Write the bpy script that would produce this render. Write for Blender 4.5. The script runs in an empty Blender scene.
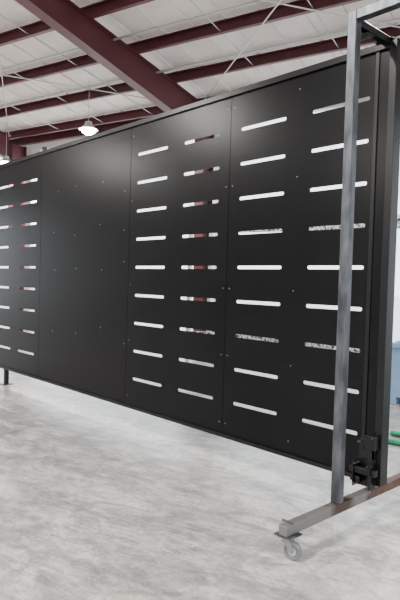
import bpy, bmesh, math, random
import numpy as np
from mathutils import Vector, Matrix
random.seed(4)
# ---------------------------------------------------------------- camera fit
ROW=0.305
def axes(yaw,pitch,roll):
    f=np.array([math.cos(yaw)*math.cos(pitch),math.sin(yaw)*math.cos(pitch),math.sin(pitch)])
    r0=np.array([math.sin(yaw),-math.cos(yaw),0.0]); u0=np.cross(r0,f)
    r=math.cos(roll)*r0+math.sin(roll)*u0
    u=-math.sin(roll)*r0+math.cos(roll)*u0
    return r,u,f
def proj(p,P):
    r,u,f=axes(p[3],p[4],p[5]); d=np.array(P)-np.array(p[:3]); z=d@f
    return 200+p[6]*(d@r)/z, 300-p[6]*(d@u)/z
cols={0:[(153,151),(152,181),(152,210),(151,238),(150,267),(149,296),(148,325),(147,354),(146,382)],
1:[(203,139),(202,172),(201,204),(200,236),(198,268),(197,299),(197,330),(195,362),(194,393)],
2:[(264,125),(262,160),(261,196),(260,232),(258,267),(257,303),(256,338),(255,373),(253,408)],
3:[(342,103),(340.5,146),(337.5,187),(334,228),(334,268),(334,309),(331,348),(329,386),(328.5,427)]}
Z1=0.57+8*ROW
def res(p):
    o=[]
    for c,l in cols.items():
        for i,(x,y) in enumerate(l):
            a,b=proj(p,(-4.89+.762*c,0,Z1-ROW*i)); o+= [a-x,b-y]
    for i,(x,y) in enumerate([(28,180),(28,202),(28,223),(28,246),(28,268)]):
        a,b=proj(p,(p[7],0,Z1-ROW*i)); o+=[(a-x)*.6,(b-y)*.6]
    for (y,z,px,py) in [(p[9],.21,288,524),(p[9]+.02,0,289,556),(p[10],.21,340,502),(p[10],3.56+p[11],352,12),(0,.21,372,487)]:
        a,b=proj(p,(p[8],y,z)); o+=[a-px,b-py]
    o.append((p[6]-575)/15)
    return np.array(o)
p=np.array([0,-3.6,1.58,math.radians(138.8),-.025,0.0,575,-7.81,-2.05,-1.0,-.45,0.0])
for it in range(30):
    r0=res(p); J=np.zeros((len(r0),len(p)))
    for k in range(len(p)):
        q=p.copy(); q[k]+=1e-5; J[:,k]=(res(q)-r0)/1e-5
    p=p-np.linalg.solve(J.T@J+1e-6*np.eye(len(p)),J.T@r0)
CX,CY,CZ,YAW,PITCH,ROLL,F,XL,UB,YC,YP,DZ=[float(v) for v in p]
cd=bpy.data.cameras.new("camera"); cam=bpy.data.objects.new("camera",cd)
bpy.context.scene.collection.objects.link(cam)
r,u,f=axes(YAW,PITCH,ROLL)
M=Matrix(((r[0],u[0],-f[0],CX),(r[1],u[1],-f[1],CY),(r[2],u[2],-f[2],CZ),(0,0,0,1)))
cam.matrix_world=M
cd.sensor_fit='VERTICAL'; cd.sensor_height=36; cd.lens=F*36/600
cd.clip_end=500
bpy.context.scene.camera=cam
# ---------------------------------------------------------------- materials
def mat(name,col,rough=.5,metal=0,col2=None,scale=6,bump=0,bscale=40,emit=0,detail=6,spec=None,stretch=None,p0=.35,p1=.68):
    m=bpy.data.materials.new(name); m.use_nodes=True; nt=m.node_tree; b=nt.nodes['Principled BSDF']
    b.inputs['Base Color'].default_value=(*col,1); b.inputs['Roughness'].default_value=rough; b.inputs['Metallic'].default_value=metal
    if spec is not None: b.inputs['Specular IOR Level'].default_value=spec
    tc=nt.nodes.new('ShaderNodeTexCoord'); src=tc.outputs['Object']
    if stretch:
        mp=nt.nodes.new('ShaderNodeMapping'); mp.inputs['Scale'].default_value=stretch; nt.links.new(src,mp.inputs[0]); src=mp.outputs[0]
    if col2:
        n=nt.nodes.new('ShaderNodeTexNoise'); n.inputs['Scale'].default_value=scale; n.inputs['Detail'].default_value=detail
        nt.links.new(src,n.inputs['Vector'])
        rp=nt.nodes.new('ShaderNodeValToRGB'); rp.color_ramp.elements[0].position=p0; rp.color_ramp.elements[1].position=p1
        rp.color_ramp.elements[0].color=(*col,1); rp.color_ramp.elements[1].color=(*col2,1)
        nt.links.new(n.outputs[0],rp.inputs[0]); nt.links.new(rp.outputs[0],b.inputs['Base Color'])
    if bump:
        n=nt.nodes.new('ShaderNodeTexNoise'); n.inputs['Scale'].default_value=bscale; nt.links.new(src,n.inputs['Vector'])
        bp=nt.nodes.new('ShaderNodeBump'); bp.inputs['Strength'].default_value=bump; bp.inputs['Distance'].default_value=.01
        nt.links.new(n.outputs[0],bp.inputs['Height']); nt.links.new(bp.outputs[0],b.inputs['Normal'])
    if emit:
        b.inputs['Emission Color'].default_value=(1,.95,.86,1); b.inputs['Emission Strength'].default_value=emit
    return m
M_black=mat("black_powder_coat",(.0025,.0025,.0032),.27,0,(.0036,.0036,.0046),2,.03,180,spec=.17)
M_frame=mat("black_frame_paint",(.003,.003,.004),.3,spec=.3)
M_steel=mat("raw_mill_steel",(.035,.04,.048),.42,.7,(.115,.12,.135),5,.05,60,stretch=(3,3,1))
M_base=mat("scaled_steel",(.17,.165,.165),.45,.6,(.06,.036,.028),4,.05,60,p0=.47,p1=.62)
M_rust=mat("rusty_steel",(.06,.032,.022),.7,.2,(.11,.065,.045),14)
M_zinc=mat("zinc_plate",(.26,.27,.29),.38,.8)
M_riv=mat("rivet_head",(.28,.28,.28),.5,.3)
M_rub=mat("caster_tread",(.10,.105,.11),.5,0,(.15,.15,.16),20)
M_red=mat("red_oxide_primer",(.065,.009,.014),.5,0,(.085,.014,.019),3)
M_white=mat("white_vinyl_insulation",(.72,.65,.61),.6,0,(.86,.80,.76),1.2,.6,3)
M_wall=mat("wall_panel_white",(.72,.72,.70),.6,0,(.78,.78,.76),2)
M_galv=mat("galvanized",(.5,.5,.5),.4,.6)
M_spk=mat("perforated_galvanized",(.03,.03,.03),.5,.2,(.7,.7,.7),26,detail=3,p0=.44,p1=.54)
M_lamp=mat("lamp_lens",(1,1,1),.4,emit=120)
M_hose=mat("green_hose",(.01,.22,.12),.45,0,(.02,.30,.16),5)
M_blue=mat("blue_panel",(.20,.33,.50),.5,0,(.25,.38,.55),3)
M_ext=mat("exterior_gravel",(.66,.64,.61),.9,0,(.75,.73,.70),3)
def concrete():
    m=bpy.data.materials.new("polished_concrete"); m.use_nodes=True; nt=m.node_tree; L=nt.links; b=nt.nodes['Principled BSDF']
    tc=nt.nodes.new('ShaderNodeTexCoord')
    def noise(s,d,sc=(1,1,1),rot=0,dist=0):
        mp=nt.nodes.new('ShaderNodeMapping'); mp.inputs['Scale'].default_value=sc; mp.inputs['Rotation'].default_value=(0,0,rot)
        L.new(tc.outputs['Object'],mp.inputs[0]); n=nt.nodes.new('ShaderNodeTexNoise'); n.inputs['Scale'].default_value=s; n.inputs['Detail'].default_value=d
        n.inputs['Roughness'].default_value=.66
        n.inputs['Distortion'].default_value=dist; L.new(mp.outputs[0],n.inputs['Vector']); return n.outputs[0]
    def ramp(v,a,ca,bb,cb):
        r=nt.nodes.new('ShaderNodeValToRGB'); e=r.color_ramp.elements; e[0].position=a; e[1].position=bb; e[0].color=(*ca,1); e[1].color=(*cb,1); L.new(v,r.inputs[0]); return r.outputs[0]
    def mul(a,bb,f=1):
        x=nt.nodes.new('ShaderNodeMix'); x.data_type='RGBA'; x.blend_type='MULTIPLY'; x.inputs[0].default_value=f; L.new(a,x.inputs[6]); L.new(bb,x.inputs[7]); return x.outputs[2]
    c=ramp(noise(.7,8,dist=.8),.38,(.36,.345,.33),.62,(.50,.485,.46))
    c=mul(c,ramp(noise(1.9,15,(1,1.5,1),.5,2.2),.43,(.62,.62,.64),.56,(1,1,1)),.85)
    c=mul(c,ramp(noise(1.3,12,(.7,3.0,1),-.5,2.5),.47,(.66,.66,.68),.52,(1,1,1)),.6)
    c=mul(c,ramp(noise(6,12,(1,1,1),0,1.5),.42,(.66,.66,.67),.56,(1,1,1)),.7)
    c=mul(c,ramp(noise(40,6),.40,(.70,.70,.70),.58,(1,1,1)),.6)
    def hair(sc,st,rot,w,dark,dist):
        n=noise(sc,4,st,rot,dist)
        s=nt.nodes.new('ShaderNodeMath'); s.operation='SUBTRACT'; L.new(n,s.inputs[0]); s.inputs[1].default_value=.5
        a=nt.nodes.new('ShaderNodeMath'); a.operation='ABSOLUTE'; L.new(s.outputs[0],a.inputs[0])
        return ramp(a.outputs[0],0,(dark,)*3,w,(1,1,1))
    c=mul(c,hair(.9,(1,1.8,1),.9,.006,.70,1.8),.8)
    c=mul(c,hair(.6,(.4,4,1),-.9,.010,.78,.6),.7)
    sx=nt.nodes.new('ShaderNodeSeparateXYZ'); L.new(tc.outputs['Object'],sx.inputs[0])
    def joint(o,off,per,w):
        def mt(op,i,v=None):
            x=nt.nodes.new('ShaderNodeMath'); x.operation=op; L.new(i,x.inputs[0])
            if v is not None: x.inputs[1].default_value=v
            return x.outputs[0]
        a=mt('SUBTRACT',o,off-per/2); a=mt('DIVIDE',a,per); a=mt('FRACT',a); a=mt('SUBTRACT',a,.5); a=mt('ABSOLUTE',a); return mt('GREATER_THAN',a,w/per)
    for o,off,per in ((sx.outputs[0],-4.8,4.6),(sx.outputs[1],6.4,4.6)):
        j=joint(o,off,per,.008); c=mul(c,ramp(j,0,(.38,.37,.36),1,(1,1,1)))
    L.new(c,b.inputs['Base Color'])
    rr=ramp(noise(2,6),.3,(.24,)*3,.7,(.42,)*3); L.new(rr,b.inputs['Roughness'])
    bp=nt.nodes.new('ShaderNodeBump'); bp.inputs['Strength'].default_value=.05; bp.inputs['Distance'].default_value=.01
    L.new(noise(25,6),bp.inputs['Height']); L.new(bp.outputs[0],b.inputs['Normal'])
    return m
M_conc=concrete()
# ---------------------------------------------------------------- mesh helpers
COL=bpy.context.scene.collection
def finish(bm,name,m,parent=None,bevel=0,smooth=False,loc=None):
    bmesh.ops.recalc_face_normals(bm,faces=bm.faces)
    me=bpy.data.meshes.new(name); bm.to_mesh(me); bm.free(); me.materials.append(m)
    if smooth:
        for q in me.polygons: q.use_smooth=True
    o=bpy.data.objects.new(name,me); COL.objects.link(o)
    if parent: o.parent=parent
    if bevel:
        b=o.modifiers.new("bevel",'BEVEL'); b.width=bevel; b.segments=2; b.limit_method='ANGLE'
    return o
def empty(name):
    o=bpy.data.objects.new(name,None); COL.objects.link(o); o.empty_display_size=.2; return o
def prism(bm,prof,p0,p1,up=(0,0,1),prof1=None):
    p0=Vector(p0);p1=Vector(p1);d=(p1-p0).normalized(); up=Vector(up); s=d.cross(up).normalized(); w=s.cross(d).normalized()
    pr1=prof1 or prof
    a=[bm.verts.new(p0+s*x+w*y) for x,y in prof]; b=[bm.verts.new(p1+s*x+w*y) for x,y in pr1]
    n=len(prof)
    for i in range(n): bm.faces.new((a[i],a[(i+1)%n],b[(i+1)%n],b[i]))
    bm.faces.new(a[::-1]); bm.faces.new(b)
def rect(w,h): return [(-w/2,-h/2),(w/2,-h/2),(w/2,h/2),(-w/2,h/2)]
def circ(r,n=20): return [(r*math.cos(2*math.pi*i/n),r*math.sin(2*math.pi*i/n)) for i in range(n)]
def box(bm,a,b):
    a=Vector(a);b=Vector(b); prism(bm,rect(abs(b.x-a.x),abs(b.y-a.y)),((a.x+b.x)/2,(a.y+b.y)/2,a.z),((a.x+b.x)/2,(a.y+b.y)/2,b.z),(0,1,0))
def ibeam(w,h,tf=.012,tw=.008,h_off=0):
    x=w/2;t=tw/2
    return [(-x,0),(x,0),(x,-tf),(t,-tf),(t,-h+tf),(x,-h+tf),(x,-h),(-x,-h),(-x,-h+tf),(-t,-h+tf),(-t,-tf),(-x,-tf)]
def cprof(w,h,t=.004,l=.02):
    return [(0,0),(w,0),(w,-l),(w-t,-l),(w-t,-t),(t,-t),(t,-h+t),(w-t,-h+t),(w-t,-h+l),(w,-h+l),(w,-h),(0,-h)]
# ---------------------------------------------------------------- gate
XR=-2.2; ZB=.27; ZT=ZB+3.05
c=[-4.89+.762*i for i in range(4)]
S1=(c[0]-.381); S2=(c[1]+c[2])/2; SL=XL+.39
gate=empty("slotted_steel_gate")
def panel(name,x0,x1,slots):
    cu=bpy.data.curves.new(name,'CURVE'); cu.dimensions='2D'; cu.fill_mode='BOTH'; cu.extrude=.0015
    def poly(pts):
        s=cu.splines.new('POLY'); s.points.add(len(pts)-1); s.use_cyclic_u=True
        for q,(x,y) in zip(s.points,pts): q.co=(x,y,0,1)
    g=.003
    poly([(x0+g,ZB),(x1-g,ZB),(x1-g,ZT),(x0+g,ZT)])
    L=.25;h=.0145
    for sx in slots:
        for i in range(9):
            z=Z1-ROW*i; pts=[]
            for k in range(9):
                a=-math.pi/2+math.pi*k/8; pts.append((sx+L-h+h*math.cos(a),z+h*math.sin(a)))
            for k in range(9):
                a=math.pi/2+math.pi*k/8; pts.append((sx-L+h+h*math.cos(a),z+h*math.sin(a)))
            poly(pts[::-1])
    t=bpy.data.objects.new("tmp",cu); COL.objects.link(t)
    bpy.context.view_layer.update()
    me=bpy.data.meshes.new_from_object(t.evaluated_get(bpy.context.evaluated_depsgraph_get()))
    bpy.data.objects.remove(t)
    for v in me.vertices: x,y,z=v.co; v.co=(x,-z,y)
    me.materials.clear(); me.materials.append(M_black)
    o=bpy.data.objects.new(name,me); COL.objects.link(o); o.parent=gate; return o
XLL=XL-.762-.39
panel("slotted_sheet_1",S2,XR,[c[2],c[3]])
panel("slotted_sheet_2",S1,S2,[c[0],c[1]])
panel("plain_sheet",SL,S1,[])
panel("slotted_sheet_3",XLL,SL,[XL,XL-.762])
panel("slotted_sheet_4",XLL-1.53,XLL,[XLL-.39,XLL-.39-.762])
XE=XLL-1.53
bm=bmesh.new()
T=.06
for z in (ZB+T/2,ZT-T/2): prism(bm,rect(T,T),(XE,.002+T/2+.001,z),(XR,.002+T/2+.001,z))
for x in (XE+T/2,XLL,SL,S1,S2,XR-T/2): prism(bm,rect(T,T*.98),(x,.033,ZB+.001),(x,.033,ZT-.001),(0,1,0))
finish(bm,"back_frame_tubes",M_frame,gate,.003)
bm=bmesh.new()
prism(bm,rect(.05,.05),(XE,.0,ZT+.026),(XR+.06,.0,ZT+.026))
prism(bm,rect(.055,.10),(XR+.03,.02,ZB-.03),(XR+.03,.02,ZT+.05),(0,1,0))
prism(bm,rect(.03,.012),(XR-.10,-.006,ZB),(XR-.10,-.006,ZT),(0,1,0))
prism(bm,rect(.04,.03),(XE,-.010,ZB-.012),(XR,-.010,ZB-.012))
prism(bm,rect(.05,.05),(SL,.03,ZT+.02),(SL,.03,ZT+.12),(0,1,0))
finish(bm,"outer_frame_tubes",M_frame,gate,.003)
bm=bmesh.new()
for x in (SL+.42,SL+.95,SL+1.5,S1-.1):
    for z in (ZB+.75,ZB+1.55,ZB+2.0,ZB+2.45):
        q=(x+random.uniform(-.06,.06),-.0015,z+random.uniform(-.1,.1)); prism(bm,circ(.006,8),q,(q[0],-.003,q[2]))
for x in (S1+.04,S2-.04,S2+.04,(c[2]+c[3])/2):
    for z in (ZB+.1,ZB+.72,ZB+1.33,ZB+2.25,ZT-.1): prism(bm,circ(.005,8),(x,-.0015,z),(x,-.003,z))
finish(bm,"rivets",M_riv,gate)
bm=bmesh.new()
for x in (XE+.6,SL-1.1):
    prism(bm,rect(.06,.06),(x,.035,.012),(x,.035,ZB),(0,1,0)); box(bm,(x-.08,-.05,0),(x+.08,.12,.012))
finish(bm,"feet",M_frame,gate,.003)
# ---------------------------------------------------------------- rolling frame
rf=empty("rolling_support_frame")
PT=3.56+DZ
def caster(x,y,ztop,par,ang):
    e=empty("caster"); e.parent=par; e.location=(x,y,0); e.rotation_euler=(0,0,ang)
    R=.055
    bm=bmesh.new(); box(bm,(-.05,-.05,ztop-.006),(.05,.05,ztop)); prism(bm,circ(.032),(0,0,ztop-.028),(0,0,ztop-.006),(0,1,0))
    for s in (-1,1):
        y0=s*.026
        pr=[(-.03,ztop-.03),(.03,ztop-.03),(.052,R+.008),(.045,R-.010),(.025,R-.010),(.0,R+.03)]
        a=[bm.verts.new((px,y0-.002,pz)) for px,pz in pr]; b=[bm.verts.new((px,y0+.002,pz)) for px,pz in pr]
        for i in range(6): bm.faces.new((a[i],a[(i+1)%6],b[(i+1)%6],b[i]))
        bm.faces.new(a); bm.faces.new(b[::-1])
    box(bm,(-.03,-.028,ztop-.034),(.03,.028,ztop-.028))
    prism(bm,circ(.008,12),(.035,-.036,R),(.035,.036,R))
    for sx in(-.038,.038):
        for sy in(-.038,.038): prism(bm,circ(.006,8),(sx,sy,ztop-.012),(sx,sy,ztop-.006),(0,1,0))
    finish(bm,"swivel_fork",M_zinc,e,.001)
    bm=bmesh.new()
    n=32; prof=[(R-.006,-.019),(R-.001,-.014),(R,-.006),(R,.006),(R-.001,.014),(R-.006,.019),(.030,.019),(.030,-.019)]
    rings=[[bm.verts.new((.035+r_*math.cos(2*math.pi*i/n),w,R+r_*math.sin(2*math.pi*i/n))) for r_,w in prof] for i in range(n)]
    for i in range(n):
        for k in range(8): bm.faces.new((rings[i][k],rings[i][(k+1)%8],rings[(i+1)%n][(k+1)%8],rings[(i+1)%n][k]))
    finish(bm,"tread",M_rub,e)
    bm=bmesh.new(); prism(bm,circ(.031,24),(.035,-.013,R),(.035,.013,R)); prism(bm,circ(.014,16),(.035,-.021,R),(.035,.021,R))
    finish(bm,"hub",M_galv,e,.001)
TB=.063
BZ=.21-TB/2
for k,x in enumerate((UB,UB+1.75)):
    bm=bmesh.new(); prism(bm,rect(TB,TB),(x,YC-.05,BZ),(x,-.06,BZ)); finish(bm,"base_tube_%d"%k,M_base,rf,.004)
    bm=bmesh.new(); prism(bm,rect(TB,TB),(x,-.06,BZ),(x,-YC,BZ)); finish(bm,"base_tube_rear_%d"%k,M_rust,rf,.004)
    bm=bmesh.new(); prism(bm,rect(TB,TB),(x,YP,.21),(x,YP,PT),(0,1,0)); finish(bm,"post_%d"%k,M_steel,rf,.005)
    bm=bmesh.new(); box(bm,(x-.06,YC-.06,BZ-TB/2-.008),(x+.06,YC+.07,BZ-TB/2)); box(bm,(x-.05,YC+.0,.21),(x+.035,YC+.012,.222))
    finish(bm,"caster_plate_%d"%k,M_steel,rf,.002)
    caster(x,YC,BZ-TB/2-.008,rf,math.radians(15 if k==0 else 70))
    caster(x,-YC-.06,BZ-TB/2,rf,math.radians(120))
bm=bmesh.new(); prism(bm,rect(TB,TB),(UB+TB/2,YP,PT-TB/2),(UB+1.75-TB/2,YP,PT-TB/2)); finish(bm,"top_tube",M_steel,rf,.004)
bm=bmesh.new()
prism(bm,rect(.05,.05),(UB,YP+TB/2,PT-.06),(UB,.02,PT-.06))
prism(bm,rect(.05,.05),(UB,.02,ZT+.062),(UB,.02,PT-.035),(0,1,0))
prism(bm,rect(.04,.04),(UB,YP+TB/2,PT-.16),(UB,YP+.22,PT-.07))
box(bm,(UB-.09,-.05,ZT+.052),(UB+.05,.07,ZT+.062))
prism(bm,rect(.05,.05),(UB+.0,.02,PT-.06),(UB+.6,.02,PT-.06))
finish(bm,"top_arm",M_frame,rf,.003)
# latch
la=empty("gate_latch")
bm=bmesh.new()
lx=XR-.05
box(bm,(lx-.07,-.036,.215),(lx+.07,-.028,.42))
box(bm,(lx-.07,-.11,.22),(lx-.062,-.036,.40)); box(bm,(lx+.062,-.11,.22),(lx+.07,-.036,.40))
box(bm,(lx-.05,-.055,.42),(lx+.03,-.032,.56)); box(bm,(lx+.01,-.09,.50),(lx+.09,-.034,.60))
prism(bm,rect(.045,.045),(lx-.10,-.075,.34),(lx+.10,-.075,.34)); prism(bm,rect(.04,.04),(lx-.10,-.07,.27),(lx-.02,-.07,.27))
prism(bm,circ(.012),(lx+.05,-.075,.22),(lx+.05,-.075,.55),(0,1,0)); prism(bm,circ(.02),(lx-.03,-.062,.50),(lx-.03,-.034,.50))
finish(bm,"latch_body",M_frame,la,.003)
bm=bmesh.new()
for bx,bz in ((-.055,.24),(-.055,.385),(.05,.385),(-.035,.545),(.07,.585)): prism(bm,circ(.007,6),(lx+bx,-.115 if bz<.4 else -.098,bz),(lx+bx,-.034,bz))
finish(bm,"latch_bolts",M_steel,la)
# ---------------------------------------------------------------- building (rotated frame)
EA=YAW-math.radians(32)
e=Vector((math.cos(EA),math.sin(EA),0)); rt=Vector((math.sin(EA),-math.cos(EA),0)); O=Vector((CX,CY,0))
SLP=.12; H0=5.30+CZ
def B(t,d,z): return O+rt*t+e*d+Vector((0,0,z))
def roofz(d): return H0-SLP*d
D0,D1=-9,11.0; T0,T1=-24,10
RZ=EA-math.pi/2
def planeobj(name,m,x0,x1,y0,y1,z):
    bm=bmesh.new(); box(bm,(x0,y0,z-.15),(x1,y1,z)); o=finish(bm,name,m); o.location=O; o.rotation_euler=(0,0,RZ); return o
planeobj("floor",M_conc,T0-.3,T1+.3,D0-.3,D1+.3,0)
planeobj("exterior_ground",M_ext,-90,90,-60,120,-.16)
# ceiling
bm=bmesh.new()
prism(bm,rect(T1-T0,.06),B((T0+T1)/2,D0,roofz(D0)+.03),B((T0+T1)/2,D1+.3,roofz(D1+.3)+.03))
t=T0+.1
while t<T1:
    prism(bm,[(-.03,0),(.03,0),(.012,-.035),(-.012,-.035)],B(t,D0+.1,roofz(D0)),B(t,D1,roofz(D1))); t+=.6
finish(bm,"ceiling",M_white)
PD=.2
I0,I1=T0+.4,T1-.4
ds=[9.3+1.2*k for k in range(-14,2)]
for d in ds:
    bm=bmesh.new(); prism(bm,cprof(.075,PD),B(I0,d,roofz(d)-.04),B(I1,d,roofz(d)-.04)); finish(bm,"roof_purlin",M_red)
bm=bmesh.new(); prism(bm,cprof(.09,.22),B(I0,D1-.1,roofz(D1)-.04),B(I1,D1-.1,roofz(D1)-.04)); finish(bm,"eave_strut",M_red)
TR=[-18.8,-12.7,-6.6,-.5,5.6]
for t in TR:
    bm=bmesh.new(); off=.04+PD
    prism(bm,ibeam(.2,.42),B(t,D0+.3,roofz(D0+.3)-off),B(t,5,roofz(5)-off))
    prism(bm,ibeam(.2,.42),B(t,5,roofz(5)-off),B(t,10.3,roofz(10.3)-off),prof1=ibeam(.2,.62))
    finish(bm,"roof_rafter",M_red)
    bm=bmesh.new(); zt=roofz(10.6)-off-.15
    prism(bm,ibeam(.22,.30),B(t,10.8,0),B(t,10.8,zt),up=tuple(e),prof1=ibeam(.22,.5))
    finish(bm,"steel_column",M_red)
def rod(name,pts,r,m):
    bm=bmesh.new()
    for a,b in zip(pts[:-1],pts[1:]): prism(bm,circ(r,8),a,b,(0.1,.2,1))
    return finish(bm,name,m)
rod("electrical_conduit",[B(-20,8.75,roofz(8.75)-.26),B(6,8.75,roofz(8.75)-.26)],.022,M_galv)
rod("electrical_conduit",[B(-20,7.5,roofz(7.5)-.26),B(6,7.5,roofz(7.5)-.26)],.02,M_galv)
for (t0,d0,t1,d1) in ((-12.6,5,-6.7,10.2),(-12.6,10.2,-6.7,5),(-6.5,5,-.6,10.2),(-6.5,10.2,-.6,5)):
    rod("bracing_rod",[B(t0,d0,roofz(d0)-.3),B(t1,d1,roofz(d1)-.3)],.012,M_galv)
for t in (-11,-9.5,-8,-4.8,-3.2,-1.6):
    rod("purlin_bridging",[B(t,3.3,roofz(3.3)-.2),B(t,10.5,roofz(10.5)-.2)],.01,M_galv)
# back wall
DH=5.3
bm=bmesh.new()
def wb(t0,t1,z0,z1,dd=D1,th=.12):
    prism(bm,rect(t1-t0,th),B((t0+t1)/2,dd+th/2+.02,z0),B((t0+t1)/2,dd+th/2+.02,z1),up=tuple(e))
ztop=roofz(D1+.15)-.02
wb(T0,T1,DH,ztop)
for t in TR: wb(t-.35,t+.35,0,DH)
wb(T0,TR[0]-.35,0,DH); wb(TR[-1]+.35,T1,0,DH)
finish(bm,"wall_back",M_wall)
for t in range(4):
    bm=bmesh.new(); a=TR[t]+.35; b_=TR[t+1]-.35
    prism(bm,rect(.08,.14),B(a+.04,D1+.08,0),B(a+.04,D1+.08,DH),up=tuple(e)); prism(bm,rect(.08,.14),B(b_-.04,D1+.08,0),B(b_-.04,D1+.08,DH),up=tuple(e))
    prism(bm,rect(.14,.08),B(a+.08,D1+.08,DH-.04),B(b_-.08,D1+.08,DH-.04)); finish(bm,"trim_%d"%(t+1),M_wall)
def vwall(name,pa,pb,z0,ztopa,ztopb,openings,oh):
    pa=Vector(pa);pb=Vector(pb);L=(pb-pa).length;dr=(pb-pa).normalized();nn=dr.cross(Vector((0,0,1)))*.06
    bm=bmesh.new(); cuts=[0]+[v for o_ in openings for v in o_]+[L]
    def seg(s0,s1,zb):
        zt=lambda s: ztopa+(ztopb-ztopa)*s/L
        vs=[]
        for off in (-1,1):
            for s,z in ((s0,zb),(s1,zb),(s1,zt(s1)),(s0,zt(s0))):
                q=pa+dr*s+nn*off; vs.append(bm.verts.new((q.x,q.y,z)))
        a,b=vs[:4],vs[4:]
        bm.faces.new(a); bm.faces.new(b[::-1])
        for i in range(4): bm.faces.new((a[i],b[i],b[(i+1)%4],a[(i+1)%4]))
    for i in range(0,len(cuts)-1):
        seg(cuts[i],cuts[i+1],0 if i%2==0 else oh)
    finish(bm,name,M_wall)
vwall("wall_left",B(T0,D0,0),B(T0,D1,0),0,roofz(D0),roofz(D1),[(12.0,19)],4.6)  # unseen wall; opening added so the leftmost gate panel reflects bluish daylight
vwall("wall_right",B(T1,D0,0),B(T1,D1,0),0,roofz(D0),roofz(D1),[(2,9),(11,18)],4.8)
vwall("wall_front",B(T0,D0,0),B(T1,D0,0),0,roofz(D0),roofz(D0),[(17,23),(24,32)],5.2)  # unseen wall closing off gate reflections; doorways added to light floor and gate
# high-bay lamps: two in view, the others added unseen for brightness
def lamp(P,power=560):
    g=empty("high_bay_lamp"); g.location=P
    bm=bmesh.new(); prof=[(.07,.16),(.09,.08),(.20,0),(.205,-.01)]
    n=28; rings=[[bm.verts.new((r_*math.cos(2*math.pi*i/n),r_*math.sin(2*math.pi*i/n),z)) for r_,z in prof] for i in range(n)]
    for i in range(n):
        for k in range(3): bm.faces.new((rings[i][k],rings[i][k+1],rings[(i+1)%n][k+1],rings[(i+1)%n][k]))
    bm.faces.new([q[0] for q in rings]); finish(bm,"reflector",M_galv,g,smooth=False)
    bm=bmesh.new(); n2=24
    prof=[(.15*math.cos(a),-.12*math.sin(a)) for a in [math.pi/2*k/6 for k in range(6)]]
    rings=[[bm.verts.new((r_*math.cos(2*math.pi*i/n2),r_*math.sin(2*math.pi*i/n2),z)) for r_,z in prof] for i in range(n2)]
    for i in range(n2):
        for k in range(5): bm.faces.new((rings[i][k],rings[i][k+1],rings[(i+1)%n2][k+1],rings[(i+1)%n2][k]))
    bm.faces.new([q[0] for q in rings]); bm.faces.new([q[-1] for q in rings][::-1]); finish(bm,"lens",M_lamp,g)
    dd=(Vector(P)-O).dot(e); bm=bmesh.new(); prism(bm,circ(.006,8),(0,0,.16),(0,0,roofz(dd)-P[2]),(0,1,0)); finish(bm,"hanger",M_galv,g)
    l=bpy.data.lights.new("lamp_light",'AREA'); l.shape='DISK'; l.size=.36; l.energy=power; l.color=(1,.96,.9)
    o=bpy.data.objects.new("lamp_light",l); COL.objects.link(o); o.parent=g; o.location=(0,0,-.14)
ra,ua,fa=[Vector(v) for v in axes(YAW,PITCH,ROLL)]
def loc(a,b,z): return Vector((CX,CY,CZ))+ra*a+ua*b+fa*z
lamp(tuple(loc(-2.38,3.64,12))); lamp(tuple(loc(-5.17,3.67,15)))
for t,d in ((-15.5,1),(-9.5,1),(-3.3,1),(2.7,1),(2.7,-5),(-3.3,-5),(-9.5,-5),(-.5,6.5)): lamp(tuple(B(t,d,5.6)))  # added lamps, all out of view, to brighten the hall
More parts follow.
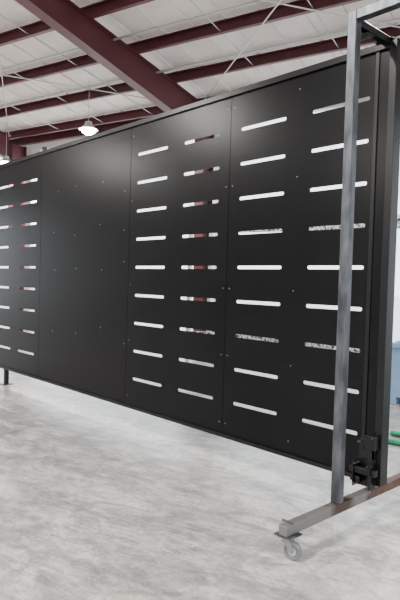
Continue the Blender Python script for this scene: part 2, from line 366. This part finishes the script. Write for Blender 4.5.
# rack rails behind the gate
rk=empty("storage_rack")
bm=bmesh.new()
for z in (.58,2.78):
    for dd in (9.6,10.4): prism(bm,rect(.04,.15),B(-6.2,dd,z),B(-1.6,dd,z))
finish(bm,"rack_beams",M_spk,rk)
bm=bmesh.new()
for t in (-6.2,-1.6):
    for dd in (9.6,10.4): prism(bm,rect(.07,.07),B(t-.06,dd,0),B(t-.06,dd,3.2),up=tuple(e))
    for z in (.3,1.5,2.9): prism(bm,rect(.03,.03),B(t-.06,9.64,z),B(t-.06,10.36,z))
finish(bm,"rack_uprights",M_galv,rk)
# blue bin
bb=empty("blue_storage_bin")
bm=bmesh.new()
def bx(t0,t1,d0,d1,z0,z1): prism(bm,rect(t1-t0,d1-d0),B((t0+t1)/2,(d0+d1)/2,z0),B((t0+t1)/2,(d0+d1)/2,z1),up=tuple(e))
bt0,bt1,bd0,bd1=-1.95,-.6,8.2,9.1
bx(bt0,bt1,bd0,bd1,.1,.14)
bx(bt0,bt1,bd0,bd0+.03,.14,.85);bx(bt0,bt1,bd1-.03,bd1,.14,.85);bx(bt0,bt0+.03,bd0+.03,bd1-.03,.14,.85);bx(bt1-.03,bt1,bd0+.03,bd1-.03,.14,.85)
bx(bt0-.03,bt1+.03,bd0-.03,bd0,.80,.87); bx(bt0-.03,bt1+.03,bd1,bd1+.03,.80,.87)
for tt in (bt0+.02,(bt0+bt1)/2-.06,bt1-.14): bx(tt,tt+.12,bd0,bd1,0,.1)
finish(bm,"bin_shell",M_blue,bb,.006)
# hoses
cu=bpy.data.curves.new("green_hose",'CURVE'); cu.dimensions='3D'; cu.bevel_depth=.028; cu.bevel_resolution=4
for dy in (0,.35):
    s=cu.splines.new('NURBS'); pts=[(-3.25,1.85+dy),(-3.0,1.84+dy),(-2.5,1.95+dy),(-2.0,2.5+dy*.5),(-1.2,2.2+dy),(-.6,2.8+dy),(.4,3.1+dy)]
    s.points.add(len(pts)-1)
    for q,(x,y) in zip(s.points,pts): q.co=(x,y,.028,1)
    s.use_endpoint_u=True; s.order_u=4
o=bpy.data.objects.new("green_hose",cu); COL.objects.link(o); cu.materials.append(M_hose); cu.use_fill_caps=True
# world
w=bpy.data.worlds.new("world"); bpy.context.scene.world=w; w.use_nodes=True
bg=w.node_tree.nodes['Background']; bg.inputs[0].default_value=(.84,.92,1,1); bg.inputs[1].default_value=4.0
